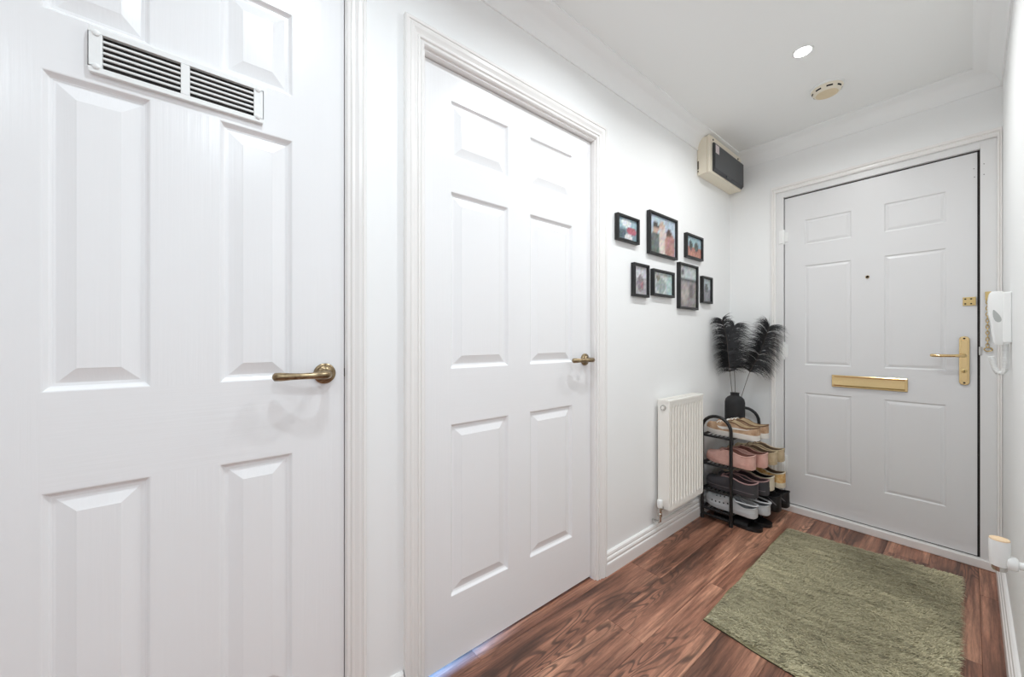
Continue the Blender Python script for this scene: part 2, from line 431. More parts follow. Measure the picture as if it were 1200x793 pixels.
for a, e in op:
    for k in range(n-1): inst(sm, 'slat', vent, (WX+.0015, a, oz0+pitch*(k+1)-.0023))
for y in (v0+.010, v1-.010):
    for z in (vz0+.012, vz1-.012):
        q = MB(); q.lathe([(.0055, 0), (.0055, .0015), (.003, .003)], (VX, y, z), 'x', 14); q.build('screw_cap', M['white_pl'], vent, smooth=50)

# ------------------------------------------------------------------ front door
DY = 2.858
kx = lambda x: 1.087+(x-1.087)*DY/2.83
kz = lambda z: 1.085+(z-1.085)*DY/2.83
fx0, fx1, fz0, fz1 = kx(.346), kx(1.108), kz(.058), kz(1.978)
d3 = thing('door_3', ((fx0+fx1)/2, DY, .05), 'white six panel front door with brass letter plate and handle', 'door', kind='structure')
cols = [(kx(.447), kx(.662)), (kx(.793), kx(1.013))]; rws = [(kz(.255), kz(.763)), (kz(.930), kz(1.541)), (kz(1.667), kz(1.822))]
q = MB(); xs = [fx0, cols[0][0], cols[0][1], cols[1][0], cols[1][1], fx1]
q.box((xs[0], DY, fz0), (xs[1], DY+.044, fz1)); q.box((xs[4], DY, fz0), (xs[5], DY+.044, fz1))
zs = [fz0]+[v for r in rws for v in r]+[fz1]
for i in range(0, len(zs), 2): q.box((xs[1], DY, zs[i]), (xs[4], DY+.044, zs[i+1]))
for r in rws: q.box((xs[2], DY, r[0]), (xs[3], DY+.044, r[1]))
q.build('leaf', M['fdoor'], d3)
FP = [(0, 0), (.002, -.0004), (.005, -.0038), (.008, -.0048), (.010, -.0048), (.021, -.0016), (.023, -.0020), (.0235, -.0008)]
for c in cols:
    for r in rws:
        panel_mesh(c[1]-c[0], r[1]-r[0], lambda a, bb, d: (c[0]+a, DY-d, r[0]+bb), FP, None).build('panel', M['fdoor'], d3)
# frame, dark weather seals, threshold
q = MB(); fy0 = FY+.006; fy1 = FY+.11
ix0, ix1, izt = kx(.342), kx(1.1165), kz(1.9855)
q.box((F0, fy0, 0), (ix0, fy1, FT)); q.box((ix1, fy0, 0), (F1, fy1, FT)); q.box((ix0, fy0, izt), (ix1, fy1, FT))
struct(q.build('trim_7', M['frame'], bev=.002), 'white wooden frame around the front door', 'door frame')
q = MB(); q.box((fx1, DY+.005, fz0-.01), (ix1, DY+.04, izt)); q.build('seal', M['seal'], d3)
q = MB(); q.box((ix0, DY+.006, fz1), (fx1, DY+.04, izt)); q.build('seal', M['seal'], d3)
q = MB(); q.box((ix0, DY+.012, fz0-.01), (fx0, DY+.04, fz1)); q.build('seal', M['seal'], d3)
q = MB(); q.box((ix0, DY+.008, .040), (ix1, DY+.04, fz0)); q.build('seal', M['seal'], d3)
q = MB(); q.box((F0-.01, FY-.002, 0), (F1, DY+.05, .042)); struct(q.build('trim_8', M['trim'], bev=.004), 'white threshold strip under the front door', 'threshold')
# hinges
for z0, z1 in ((1.695, 1.775), (.965, 1.065), (.235, .365)):
    z0, z1 = kz(z0), kz(z1)
    q = MB(); q.box((ix0-.022, fy0-.005, z0), (ix0-.002, fy0+.002, z1)); q.box((fx0-.001, DY-.004, z0+.01), (fx0+.016, DY+.001, z1-.01))
    hg = q.build('hinge', M['white_pl'], d3, bev=.001)
    q = MB(); q.lathe([(.0065, z0-.006), (.0075, z0-.003), (.0075, z1+.003), (.0065, z1+.006)], (fx0-.004, DY-.010, 0), 'z', 14); q.build('knuckle', M['white_pl'], hg, smooth=40)
# letter plate
lx0, lx1, lz0, lz1 = kx(.576), kx(.882), kz(.811), kz(.880)
q = MB(); q.box((lx0, DY-.007, lz0), (lx1, DY, lz1)); lp = q.build('letter_plate', M['brass'], d3, bev=.0025)
q = MB(); q.prism([(0, lz0+.013), (.004, lz0+.007), (.010, lz0+.009), (.012, lz0+.014), (.005, lz1-.012), (.006, lz1-.007), (0, lz1-.006)], lambda a, z, t: (t, DY-.007-a, z), lx0+.010, lx1-.010)
q.build('flap', M['brass'], lp, smooth=30)
# lever handle on a long plate
hx, hz0, hz1 = kx(1.069), kz(.866), kz(1.102); w = .0165
poly = [(-w, hz0+.012), (-w*.7, hz0+.003), (0, hz0), (w*.7, hz0+.003), (w, hz0+.012), (w, hz1-.012), (w*.7, hz1-.003), (0, hz1), (-w*.7, hz1-.003), (-w, hz1-.012)]
q = MB(); q.prism(poly, lambda a, z, t: (hx+a, DY-t, z), 0, .009); hp = q.build('handle_plate', M['brass'], d3, bev=.003)
poly2 = [(a*.62, hz0+(z-hz0)*.86+(hz1-hz0)*.07) for a, z in poly]
q = MB(); q.prism(poly2, lambda a, z, t: (hx+a, DY-t, z), .009, .0115); q.build('raised_plate', M['brass'], hp, bev=.001)
lz = kz(1.009); X0 = hx
q = MB(); q.tube([(X0, DY-.009, lz), (X0, DY-.03, lz), (X0-.003, DY-.042, lz), (X0-.012, DY-.049, lz), (X0-.03, DY-.051, lz-.001), (X0-.075, DY-.050, lz-.002), (X0-.104, DY-.049, lz-.001), (X0-.109, DY-.049, lz-.001)], [.0085, .0085, .0085, .008, .0068, .0072, .0078, .005], 14)
q.build('lever', M['brass'], hp, smooth=60)
q = MB(); q.lathe([(.0095, 0), (.0095, .004), (.006, .006)], (hx, DY-.0175, lz-.075), 'y', 18); q.v = [Vector((p.x, DY-.0115-(p.y-(DY-.0175)), p.z)) for p in q.v]; q.build('lock_cylinder', M['brass2'], hp, smooth=40)
q = MB(); q.box((hx-.0012, DY-.0185, lz-.081), (hx+.0012, DY-.017, lz-.069)); q.build('keyhole', M['dark'], hp)
for z in (hz0+.011, hz1-.011):
    q = MB(); q.lathe([(.004, 0), (.004, .002), (.002, .003)], (hx, DY-.009, z), 'y', 12); q.v = [Vector((p.x, 2*(DY-.009)-p.y, p.z)) for p in q.v]; q.build('screw', M['screw'], hp, smooth=40)
# brass bracket plate with four screws
bx0, bx1, bz0, bz1 = kx(1.064), kx(1.104), kz(1.249), kz(1.290)
q = MB(); q.box((bx0, DY-.004, bz0), (bx1, DY, bz1)); q.box((bx1-.006, DY-.012, bz0), (bx1, DY, bz1)); bp_ = q.build('chain_plate', M['brass2'], d3, bev=.001)
for x in (bx0+.008, bx0+.026):
    for z in (bz0+.009, bz1-.009):
        q = MB(); q.lathe([(.0035, 0), (.0035, .001)], (x, DY-.0055, z), 'y', 10); q.build('screw', M['screw'], bp_)
# viewer
q = MB(); vx, vz = kx(.728), kz(1.434)
q.lathe([(.0085, -.004), (.0085, 0)], (vx, DY, vz), 'y', 18); vw = q.build('door_viewer', M['brass'], d3, smooth=40)
q = MB(); q.lathe([(.0062, -.0052), (.0062, -.003)], (vx, DY, vz), 'y', 16); q.build('lens', M['dark'], vw)
# latch keep in the closing gap and old screw holes on the frame
q = MB(); q.box((ix1-.004, fy0-.002, 1.012), (ix1+.006, fy0+.012, 1.052)); q.build('latch_keep', M['chrome'], d3, bev=.001)
for x, y, z in ((kx(1.098), DY, kz(1.902)), (kx(1.10), DY, kz(1.862)), (1.128, fy0, 1.918), (1.128, fy0, 1.868)):
    q = MB(); q.lathe([(.0018, -.0006), (.0018, 0)], (x, y, z), 'y', 8); q.build('screw_hole', M['screw'], d3)
# door chain on the frame
ch = thing('door_chain', (1.140, fy0, 1.03), 'brass door chain hanging on the frame behind the intercom handset', 'door chain')
q = MB(); q.box((1.131, fy0-.006, 1.272), (1.149, fy0, 1.312)); q.build('keep', M['brass2'], ch, bev=.0015)
def ring(c, a, b_, r, tw):
    P = []
    for k in range(12):
        t = 2*math.pi*k/12; u, w_ = a*math.cos(t), b_*math.sin(t)
        P.append((c[0]+u*math.cos(tw), c[1]+u*math.sin(tw), c[2]+w_))
    return MB().tube(P, r, 6, loop=True)
for k in range(15):
    ring((1.138, fy0-.009, 1.262-k*.0145), .0048, .0092, .0017, (k % 2)*math.pi/2).build('link', M['brass2'], ch, smooth=60)
ring((1.140, fy0-.009, 1.040), .012, .009, .0025, 0).build('end_ring', M['brass2'], ch, smooth=60)

# ------------------------------------------------------------------ downlights (each with its own light)
for x, y in ((.627, 2.005), (.62, 1.10), (.62, .20), (.62, -.72), (1.75, .1), (1.75, -.9)):  # last two are added fill lamps in the unseen side hall
    lab = 'lit white recessed downlight in the ceiling ' + {2.005: 'by the smoke alarm', 1.10: 'over the wide interior door', .20: 'over the vented cupboard door', -.72: 'near the back wall', .1: 'of the unseen side hall, added as fill', -.9: 'of the unseen side hall corner, added as fill'}[y]
    t = thing('downlight', (x, y, CZ), lab, 'downlight', 'ceiling downlights')
    q = MB(); q.lathe([(.030, -.0005), (.030, -.004), (.035, -.0045), (.038, -.001), (.038, 0)], (x, y, CZ), 'z', 32); q.build('bezel', M['white_pl'], t, smooth=40)
    q = MB(); q.lathe([(.030, -.0042), (.030, -.0030)], (x, y, CZ), 'z', 32); q.build('lens', M['lens'], t)
    ld = bpy.data.lights.new('downlight_beam', 'AREA'); ld.shape = 'DISK'; ld.size = .056; ld.energy = LAMP_W*{2.005: .80, 1.10: .93, .20: .66, -.72: .2}.get(y, 1.12); ld.color = {2.005: (.95, .965, .955), 1.10: (.90, .955, .99)}.get(y, (.83, .935, 1)); ld.spread = math.radians(LAMP_SPREAD)
    lo = bpy.data.objects.new('downlight_beam', ld); COL.objects.link(lo); lo.parent = t; lo.location = (0, 0, -.008)

# ------------------------------------------------------------------ smoke alarm
sx, sy = .637, 2.385
t = thing('smoke_alarm', (sx, sy, CZ), 'round yellowed smoke alarm on the ceiling by the front door', 'smoke alarm')
q = MB(); q.lathe([(.061, -.010), (.066, -.008), (.067, 0)], (sx, sy, CZ), 'z', 40); q.build('base', M['white_pl'], t, smooth=35)
q = MB(); q.lathe([(.044, -.0345), (.051, -.031), (.0555, -.026), (.058, -.021), (.061, -.014), (.063, -.010)], (sx, sy, CZ), 'z', 40); q.build('cover', M['cream_pl'], t, smooth=35)
q = MB(); q.lathe([(0, -.0355), (.043, -.0355), (.0445, -.034)], (sx, sy, CZ), 'z', 40); q.build('test_button', M['beige_pl'], t, smooth=35)
for k in range(8):
    a0 = 2*math.pi*(k+.2)/8; a1 = 2*math.pi*(k+.75)/8
    rows = []
    for i in range(6):
        a = a0+(a1-a0)*i/5; rows.append([(sx+r*math.cos(a), sy+r*math.sin(a), CZ+z) for r, z in ((.0563, -.0265), (.0592, -.0203))])
    q = MB(); q.strip(rows); q.build('vent_slot', M['dark'], t)
for a in (.6, 3.6):
    q = MB(); q.lathe([(.009, -.0365), (.009, -.0350)], (sx+.022*math.cos(a), sy+.022*math.sin(a), CZ), 'z', 14); q.build('button', M['beige_pl'], t)

# ------------------------------------------------------------------ consumer unit
cy0, cy1, cz0, cz1, cxf = 2.336, 2.820, 2.103, 2.325, .100
t = thing('consumer_unit', (WX, (cy0+cy1)/2, cz0), 'cream fuse box with dark flip door high in the corner', 'fuse box')
q = MB(); q.box((WX+.001, cy0, cz0), (cxf-.018, cy1, cz1)); q.build('body', M['cream_pl'], t, bev=.003)
q = MB(); q.box((cxf-.0175, cy0-.002, cz0-.002), (cxf, cy1, cz1+.002)); q.build('front_cover', M['cream_pl'], t, bev=.004)
q = MB(); q.prism([(cz0+.010, 0), (cz0+.010, .006), (cz0+.024, .017), (cz1-.052, .017), (cz1-.040, .010), (cz1-.040, 0)], lambda z, a, u: (cxf+a, u, z), cy0+.030, cy1-.008)
dd = q.build('flip_door', M['grey_pl'], t, bev=.002)
q = MB(); q.box((cxf+.0172, cy0+.036, cz1-.105), (cxf+.0178, cy0+.085, cz1-.056)); lb = q.build('label', M['paper'], dd)
q = MB(); q.box((cxf+.012, cy0+.20, cz0+.011), (cxf+.019, cy0+.27, cz0+.020)); q.build('finger_pull', M['grey_pl'], dd, bev=.001)
for y in (cy0+.04, cy1-.06):
    q = MB(); q.lathe([(.006, 0), (.006, .002), (.004, .003)], (cxf, y, cz1-.020), 'x', 14); q.build('screw', M['screw'], t, smooth=40)
q = MB(); q.box((WX+.004, cy0-.0015, cz0+.035), (WX+.010, cy0+.001, cz0+.085)); q.box((WX+.004, cy0-.0015, cz0+.018), (WX+.010, cy0+.001, cz0+.026)); q.build('knockout', M['screw'], t)

# ------------------------------------------------------------------ picture frames
def col_fn(kind, u, v, rnd):
    """coarse printed picture: u right, v up in 0..1"""
    def e(cx, cy, rx, ry): return ((u-cx)/rx)**2+((v-cy)/ry)**2 < 1
    if kind == 0: c = (150, 190, 205) if v > .55 else (120, 150, 165); c = (226, 232, 236) if e(.45, .78, .25, .2) else c; c = (196, 84, 104) if e(.72, .45, .25, .2) else c; c = (70, 96, 110) if e(.25, .25, .2, .25) else c; c = (224, 220, 224) if e(.55, .15, .2, .15) else c
    elif kind == 1:
        c = (176, 196, 214); c = (150, 170, 190) if v < .3 else c
        c = (96, 108, 104) if e(.22, .2, .22, .42) else c; c = (196, 152, 136) if e(.24, .62, .1, .11) else c; c = (60, 52, 50) if e(.24, .73, .11, .08) else c
        c = (216, 200, 190) if e(.5, .3, .16, .45) else c; c = (206, 168, 150) if e(.47, .78, .1, .12) else c
        c = (188, 124, 118) if e(.78, .25, .22, .38) else c; c = (92, 66, 62) if e(.74, .62, .1, .12) else c
    elif kind == 2: c = (148, 186, 200) if v > .5 else (196, 112, 96); c = (70, 84, 84) if e(.3, .58, .1, .25) else c; c = (84, 96, 92) if e(.68, .55, .14, .22) else c; c = (206, 132, 110) if v < .22 else c
    elif kind == 3: c = (206, 206, 212) if v > .6 else (176, 172, 178); c = (140, 128, 136) if e(.5, .4, .28, .3) else c; c = (170, 110, 120) if e(.65, .35, .12, .12) else c
    elif kind == 4: c = (198, 206, 204); c = (150, 168, 166) if e(.4, .4, .25, .35) else c; c = (176, 206, 206) if u > .7 else c; c = (128, 118, 112) if e(.25, .75, .12, .15) else c
    elif kind == 5: c = (190, 198, 200) if v > .68 else (150, 142, 142); c = (78, 82, 84) if .6 < v < .68 else c; c = (176, 166, 164) if e(.35, .3, .2, .25) else c; c = (120, 112, 112) if e(.7, .4, .12, .2) else c; c = (98, 98, 100) if e(.2, .82, .1, .06) else c
    else: c = (176, 190, 196) if v > .5 else (140, 140, 148); c = (104, 112, 112) if e(.5, .6, .2, .2) else c
    gy = sum(c)/3; c = tuple(gy+(x-gy)*.72 for x in c); j = rnd.uniform(-16, 16)
    return lin(tuple(min(255, max(0, x+j+rnd.uniform(-8, 8))) for x in c))
def picture(kind, y0, y1, z0, z1, bw, label):
    rnd = random.Random(kind+3); t = thing('picture_frame', (WX, (y0+y1)/2, z0), label, 'picture frame', 'black picture frames on the wall')
    dp = .021; P = [(0, 0), (0, dp-.001), (.0012, dp), (bw-.002, dp), (bw, dp-.004), (bw, .006), (bw, 0)]
    q = MB(); q.strip([[(WX+.0005+d, y0+i, z0+i) for i, d in P], [(WX+.0005+d, y1-i, z0+i) for i, d in P], [(WX+.0005+d, y1-i, z1-i) for i, d in P], [(WX+.0005+d, y0+i, z1-i) for i, d in P]], loop=True)
    q.build('frame', M['black'], t)
    a0, a1, b0, b1 = y0+bw-.001, y1-bw+.001, z0+bw-.001, z1-bw+.001
    X = WX+.010; q = MB(); q.box((WX+.001, a0, b0), (X-.0008, a1, b1)); q.build('backing_board', M['mount'], t)
    nx = 18 if y1-y0 > z1-z0 else 13; nz_ = max(8, int(nx*(b1-b0)/(a1-a0)+.5)); off = ORG[t.name]
    vs = [Vector((X, a0+(a1-a0)*i/nx, b0+(b1-b0)*k/nz_))-off for k in range(nz_+1) for i in range(nx+1)]
    fs = [(k*(nx+1)+i, k*(nx+1)+i+1, (k+1)*(nx+1)+i+1, (k+1)*(nx+1)+i) for k in range(nz_) for i in range(nx)]
    me = bpy.data.meshes.new('photo_print'); me.from_pydata([tuple(p) for p in vs], [], fs); me.materials.append(M['print'])
    at = me.color_attributes.new('Col', 'FLOAT_COLOR', 'POINT')
    for k in range(nz_+1):
        for i in range(nx+1): at.data[k*(nx+1)+i].color = col_fn(kind, i/nx, k/nz_, rnd)
    o = bpy.data.objects.new('photo_print', me); COL.objects.link(o); o.parent = t
    q = MB(); q.add([(X+.003, a0, b0), (X+.003, a1, b0), (X+.003, a1, b1), (X+.003, a0, b1)], [(0, 1, 2, 3)]); q.build('glass', M['glass'], t)
picture(0, 1.488, 1.671, 1.562, 1.688, .012, 'small black landscape frame, first of the upper row after the wide door')
picture(1, 1.766, 2.057, 1.537, 1.762, .013, 'largest black picture frame, showing a group of people')
picture(2, 2.166, 2.379, 1.573, 1.717, .013, 'black frame with a blue and red photograph below the fuse box')
picture(3, 1.624, 1.762, 1.303, 1.470, .013, 'narrow black portrait frame, lowest and closest to the wide door')
picture(4, 1.802, 2.022, 1.320, 1.461, .013, 'small landscape black frame directly under the largest picture')
picture(5, 2.081, 2.312, 1.266, 1.532, .013, 'tall black portrait frame with a grey photograph')
picture(6, 2.373, 2.512, 1.316, 1.484, .013, 'narrowest black portrait frame, closest to the front door corner')

# ------------------------------------------------------------------ radiator
ry0, ry1, rz0, rz1, rxb, rxf = 1.850, 2.240, .187, .767, .040, .100
t = thing('radiator', (WX, (ry0+ry1)/2, rz0), 'white fluted panel radiator under the small pictures', 'radiator')
q = MB(); nf = 12; bandt, bandb = rz1-.042, rz0+.040
def rib_rows():
    W_ = ry1-ry0-.012; ya = ry0+.006; rows = []
    top = []; mid = []
    fr = W_/nf
    for k in range(nf):
        y = ya+fr*k
        for dy, d in ((0, 0), (.006, 0), (.010, .0095), (fr-.010, .0095), (fr-.004, 0)):
            top.append((rxf, y+dy, 0)); mid.append((rxf-(.0095-d), y+dy, 0))
    top.append((rxf, ya+W_, 0)); mid.append((rxf-.0095, ya+W_, 0))
    Z = lambda L_, z: [(p[0], p[1], z) for p in L_]
    return [Z(top, rz0), Z(top, bandb-.008), Z(mid, bandb+.006), Z(mid, bandt-.006), Z(top, bandt+.008), Z(top, rz1-.012)]
q.strip(rib_rows()); q.build('front_panel', M['rad'], t, smooth=50)
q = MB(); q.box((rxb, ry0, rz0+.004), (rxb+.012, ry1, rz1-.014)); q.build('back_panel', M['rad'], t, bev=.003)
for y in (ry0, ry1-.006):
    q = MB(); q.box((rxb-.002, y-.001, rz0+.006), (rxf+.001, y+.007, rz1-.008)); q.build('side_panel', M['rad'], t, bev=.002)
q = MB()
for a, e in (((rxb-.003, ry0-.003, rz1-.010), (rxb+.006, ry1+.003, rz1)), ((rxf-.006, ry0-.003, rz1-.010), (rxf+.003, ry1+.003, rz1)), ((rxb+.006, ry0-.003, rz1-.010), (rxf-.006, ry0+.006, rz1)), ((rxb+.006, ry1-.006, rz1-.010), (rxf-.006, ry1+.003, rz1))): q.box(a, e)
tg = q.build('top_grille', M['rad'], t)
q = MB(); q.box((0, 0, 0), (rxf-rxb-.010, .007, .003)); gm = q.mesh('grille_bar', M['rad'])
for k in range(22): inst(gm, 'grille_bar', tg, (rxb+.005, ry0+.012+k*(ry1-ry0-.03)/21, rz1-.006))
q = MB(); q.lathe([(.013, -.009), (.013, -.003), (.015, 0)], (rxf-.030, ry0-.001, rz1-.040), 'y', 20); pg = q.build('bleed_plug', M['chrome'], t, smooth=40)
q = MB(); q.lathe([(.008, -.0105), (.008, -.008)], (rxf-.030, ry0-.001, rz1-.040), 'y', 6); q.build('bleed_nut', M['rad'], pg)
vx_, vy_ = .064, ry0-.026
q = MB(); q.lathe([(.0125, .030), (.0135, .034), (.0145, .062), (.012, .068), (0, .069)], (vx_, vy_, rz0-.010), 'z', 20); vc = q.build('valve_cap', M['white_pl'], t, smooth=40)
q = MB(); q.lathe([(.0075, -.045), (.0075, -.020), (.011, -.018), (.011, -.002), (.009, 0), (.010, .012), (.009, .031)], (vx_, vy_, rz0-.010), 'z', 16); q.tube([(vx_, vy_, rz0+.010), (vx_, ry0+.004, rz0+.012)], .009, 12); q.build('valve_body', M['chrome'], t, smooth=40)
q = MB(); q.tube([(vx_, vy_, rz0-.044), (vx_, vy_, rz0-.050), (vx_-.008, vy_, rz0-.059), (WX+.001, vy_, rz0-.061)], .0075, 12); q.build('supply_pipe', M['chrome'], t, smooth=60)
q = MB(); q.lathe([(.010, 0), (.010, .012), (.006, .016)], (rxb+.02, ry1+.001, rz0+.07), 'y', 16); q.build('blanking_plug', M['rad'], t, smooth=40)

# ------------------------------------------------------------------ shoe rack
kx0, kx1, ky0, ky1, ktop = .054, .216, 2.335, 2.785, .628
t = thing('shoe_rack', ((kx0+kx1)/2, (ky0+ky1)/2, 0), 'black metal tiered shoe rack with rounded hoop ends beside the radiator', 'shoe rack')
SH = [.075, .188, .345, .515]
for y in (ky0, ky1):
    R = (kx1-kx0)/2; P = [(kx0, y, .004)]
    for k in range(13):
        a = math.pi-math.pi*k/12; P.append(((kx0+kx1)/2+R*math.cos(a), y, ktop-R+R*math.sin(a)))
    P.append((kx1, y, .004))
    q = MB(); q.tube(P, .0095, 12); q.build('end_hoop', M['black'], t, smooth=60)
    for x in (kx0, kx1):
        q = MB(); q.lathe([(.0115, 0), (.0115, .018), (.0098, .022)], (x, y, 0), 'z', 14); q.build('foot_cap', M['black'], t, smooth=40)
    q = MB(); q.tube([(kx0, y, .028), (kx1, y, .028)], .008, 10); q.build('foot_rail', M['black'], t, smooth=60)
for z in SH:
    q = MB()
    for x in (kx0, kx1): q.tube([(x, ky0, z-.009), (x, ky1, z-.009)], .0075, 8)
    for y in (ky0, ky1): q.tube([(kx0, y, z-.009), (kx1, y, z-.009)], .0075, 8)
    sf = q.build('shelf', M['black'], t, smooth=60)
    br = MB(); br.tube([(0, 0, 0), (0, ky1-ky0, 0)], .0022, 6); bm_ = br.mesh('shelf_bar', M['black'])
    for k in range(6): inst(bm_, 'shelf_bar', sf, (kx0+.022+k*(kx1-kx0-.044)/5, ky0, z-.0028))

# ------------------------------------------------------------------ shoes
def smoothstep(a, b_, x):
    x = min(1, max(0, (x-a)/(b_-a))); return x*x*(3-2*x)
def half_width(t_, W_):
    if t_ < .12: k = .36+.52*math.sqrt(max(0, 1-(1-t_/.12)**2))
    elif t_ < .45: k = .88-.06*math.sin((t_-.12)/.33*math.pi)+.0*t_
    elif t_ < .72: k = .88+.12*math.sin((t_-.45)/.27*math.pi/2)
    else: k = max(.30, math.sqrt(max(0, 1-((t_-.72)/.30)**2)))
    return W_/2*k
def make_shoe(name, loc, rz, label, L_=.27, Wd=.095, sole=.028, heel_h=.055, top_h=.075, toe_h=.042, open_to=.52, mats=None, group=None, kindx='', rim=True, slide=False):
    """toe points along +X; sole, upper and lining are separate parts"""
    # on the rack every shoe is pushed in toe first, its heel towards the hall
    t = thing(name, (loc[0]+L_, loc[1], loc[2]), label, 'shoe', group, rz+math.pi); up_m, so_m, li_m, rim_m = mats
    ts = [0, .02, .06, .12, .2, .3, .4, .5, .58, .66, .74, .82, .89, .95, .985, 1.0]
    # sole
    rows = []
    for s_ in ts:
        w_ = half_width(s_, Wd)+.003
        if s_ == 0: w_ *= .72
        if s_ == 1: w_ *= .62
        lift = .010*smoothstep(.75, 1, s_); x = s_*L_
        rows.append([(x, -w_*.94, lift), (x, w_*.94, lift), (x, w_, lift+sole*.35), (x, w_, sole+lift*.6), (x, -w_, sole+lift*.6), (x, -w_, lift+sole*.35)])
    q = MB(); q.strip(rows, closed=True); n_ = len(q.v)
    q.f += [tuple(range(6)), tuple(range(n_-6, n_))]; q.m += [0, 0]
    so = q.build('sole', so_m, t, local=True, smooth=45)
    # upper
    Mp = 17
    def ring_open(x, w_, base, rimh, floorh, th=.0045):
        P = []
        for k in range(5): a = k/4; P.append((x, -(w_-.004*a*a), base+(rimh-base)*a))
        P.append((x, -(w_-.004-th), rimh))
        for k in range(2): P.append((x, -(w_-.004-th), rimh+(floorh-rimh)*(k+1)/2))
        P.append((x, 0, floorh))
        return P+[(p[0], -p[1], p[2]) for p in P[:8]][::-1]
    def ring_over(x, w_, base, h):
        P = []
        for k in range(Mp):
            a = math.pi*k/(Mp-1); c_, s2 = math.cos(a), math.sin(a)
            P.append((x, -w_*math.copysign(abs(c_)**.75, c_), base+(h-base)*s2**.8))
        return P
    R = []; kinds = []
    for s_ in ts:
        w_ = half_width(s_, Wd); lift = .006*smoothstep(.75, 1, s_); x = s_*L_; base = sole-.001+lift
        if s_ == 0:
            R.append(ring_open(x, w_*.62, base, sole+heel_h, sole+heel_h)); kinds.append('o')
        elif s_ <= open_to:
            hh = sole+heel_h+(top_h-heel_h)*smoothstep(.25, open_to, s_)-(0.012*math.sin(min(1, s_/.4)*math.pi))
            R.append(ring_open(x, w_, base, hh, sole+.006)); kinds.append('o')
        else:
            f_ = (s_-open_to)/(1-open_to); h_ = top_h+(toe_h-top_h)*smoothstep(0, .75, f_)
            if s_ > .95: h_ *= (1-.55*((s_-.95)/.05)**2)
            k_ = .62 if s_ == 1 else 1
            R.append(ring_over(x, w_*k_, base, sole+h_)); kinds.append('v')
    up = MB(); lin_ = MB()
    up_f = []; li_f = []
    V = [p for r in R for p in r]
    for i in range(len(R)-1):
        for j in range(Mp-1):
            f_ = (i*Mp+j, i*Mp+j+1, (i+1)*Mp+j+1, (i+1)*Mp+j)
            inner = 5 <= j <= 10
            if inner and kinds[i] == 'o' and not (kinds[i+1] == 'v'): li_f.append(f_)
            elif inner and kinds[i] == 'o' and slide: continue
            elif inner and kinds[i] == 'o': li_f.append(f_)
            else: up_f.append(f_)
    up.add(V, up_f); up.f += [tuple(range(Mp)), tuple(range((len(R)-1)*Mp, len(R)*Mp))]; up.m += [0, 0]
    u_ = up.build('upper', up_m, t, local=True, smooth=60)
    lin_.add(V, li_f); lin_.build('lining', li_m, t, local=True, smooth=60)
    io = max(i for i, k in enumerate(kinds) if k == 'o')
    if rim:
        a = [R[i][4] for i in range(io, -1, -1)]; c = [R[i][12] for i in range(0, io+1)]
        thr = [R[io+1][k] for k in (11, 9, 8, 7, 5)]
        q = MB(); q.tube(a+c+[tuple(p) for p in thr], .0036, 6, loop=True); q.build('collar', rim_m, t, local=True, smooth=60)
    return t, R, kinds, ts
def laces(t, R, kinds, m, n_=4):
    io = max(i for i, k in enumerate(kinds) if k == 'o')
    for k in range(n_):
        i = io+1+(k*3)//n_; r = R[i]; r2 = R[i+1]; f_ = (k*3/n_) % 1
        P = [Vector(r[j]).lerp(Vector(r2[j]), f_)+Vector((0, 0, .002)) for j in (5, 6, 7, 8, 9, 10, 11)]
        MB().tube(P, .0028, 6).build('lace', m, t, local=True, smooth=60)
def side_band(t, R, j0, pts, m, name, side=-1, off=.0016):
    """tapered band along the outer side: pts [(station, height, half thickness)]"""
    rows = []
    for s_, v, w_ in pts:
        i = min(int(s_), len(R)-2); f_ = s_-i
        def at(vv):
            jj = vv*4; j = min(int(jj), 15); g_ = jj-j
            idx = (lambda q_: q_) if side < 0 else (lambda q_: 16-q_)
            p = Vector(R[i][idx(j)]).lerp(Vector(R[i][idx(j+1)]), g_); p2 = Vector(R[i+1][idx(j)]).lerp(Vector(R[i+1][idx(j+1)]), g_)
            p = p.lerp(p2, f_); p.y += side*off; p.z += off*.3; return tuple(p)
        rows.append([at(max(0, v-w_)), at(v), at(v+w_)])
    MB().strip(rows).build(name, m, t, local=True, smooth=60)

mk = make_shoe; X0 = .055
NEAR = 'standing closest to the radiator'; 
# top shelf: tan trainers
for y, lab in ((2.400, 'tan and white trainer on the top shelf closest to the radiator'), (2.500, 'tan and white trainer on the top shelf beside the black vase')):
    t, R, K, ts = mk('trainer', (X0+(.012 if y > 2.45 else 0), y, SH[3]), -.02, lab, .285, .093, .030, .046, .060, .036, .54, (M['tan'], M['offw'], M['beige'], M['tan_d']), 'tan trainers on the top shelf')
    laces(t, R, K, M['offw'], 4)
    for sd in (-1, 1): side_band(t, R, 0, [(10.0, .75, .02), (9.6, .45, .10), (8.6, .32, .15), (7.2, .36, .13), (5.6, .50, .09), (3.8, .70, .05), (2.2, .88, .01)], M['offw'], 'side_stripe', sd)
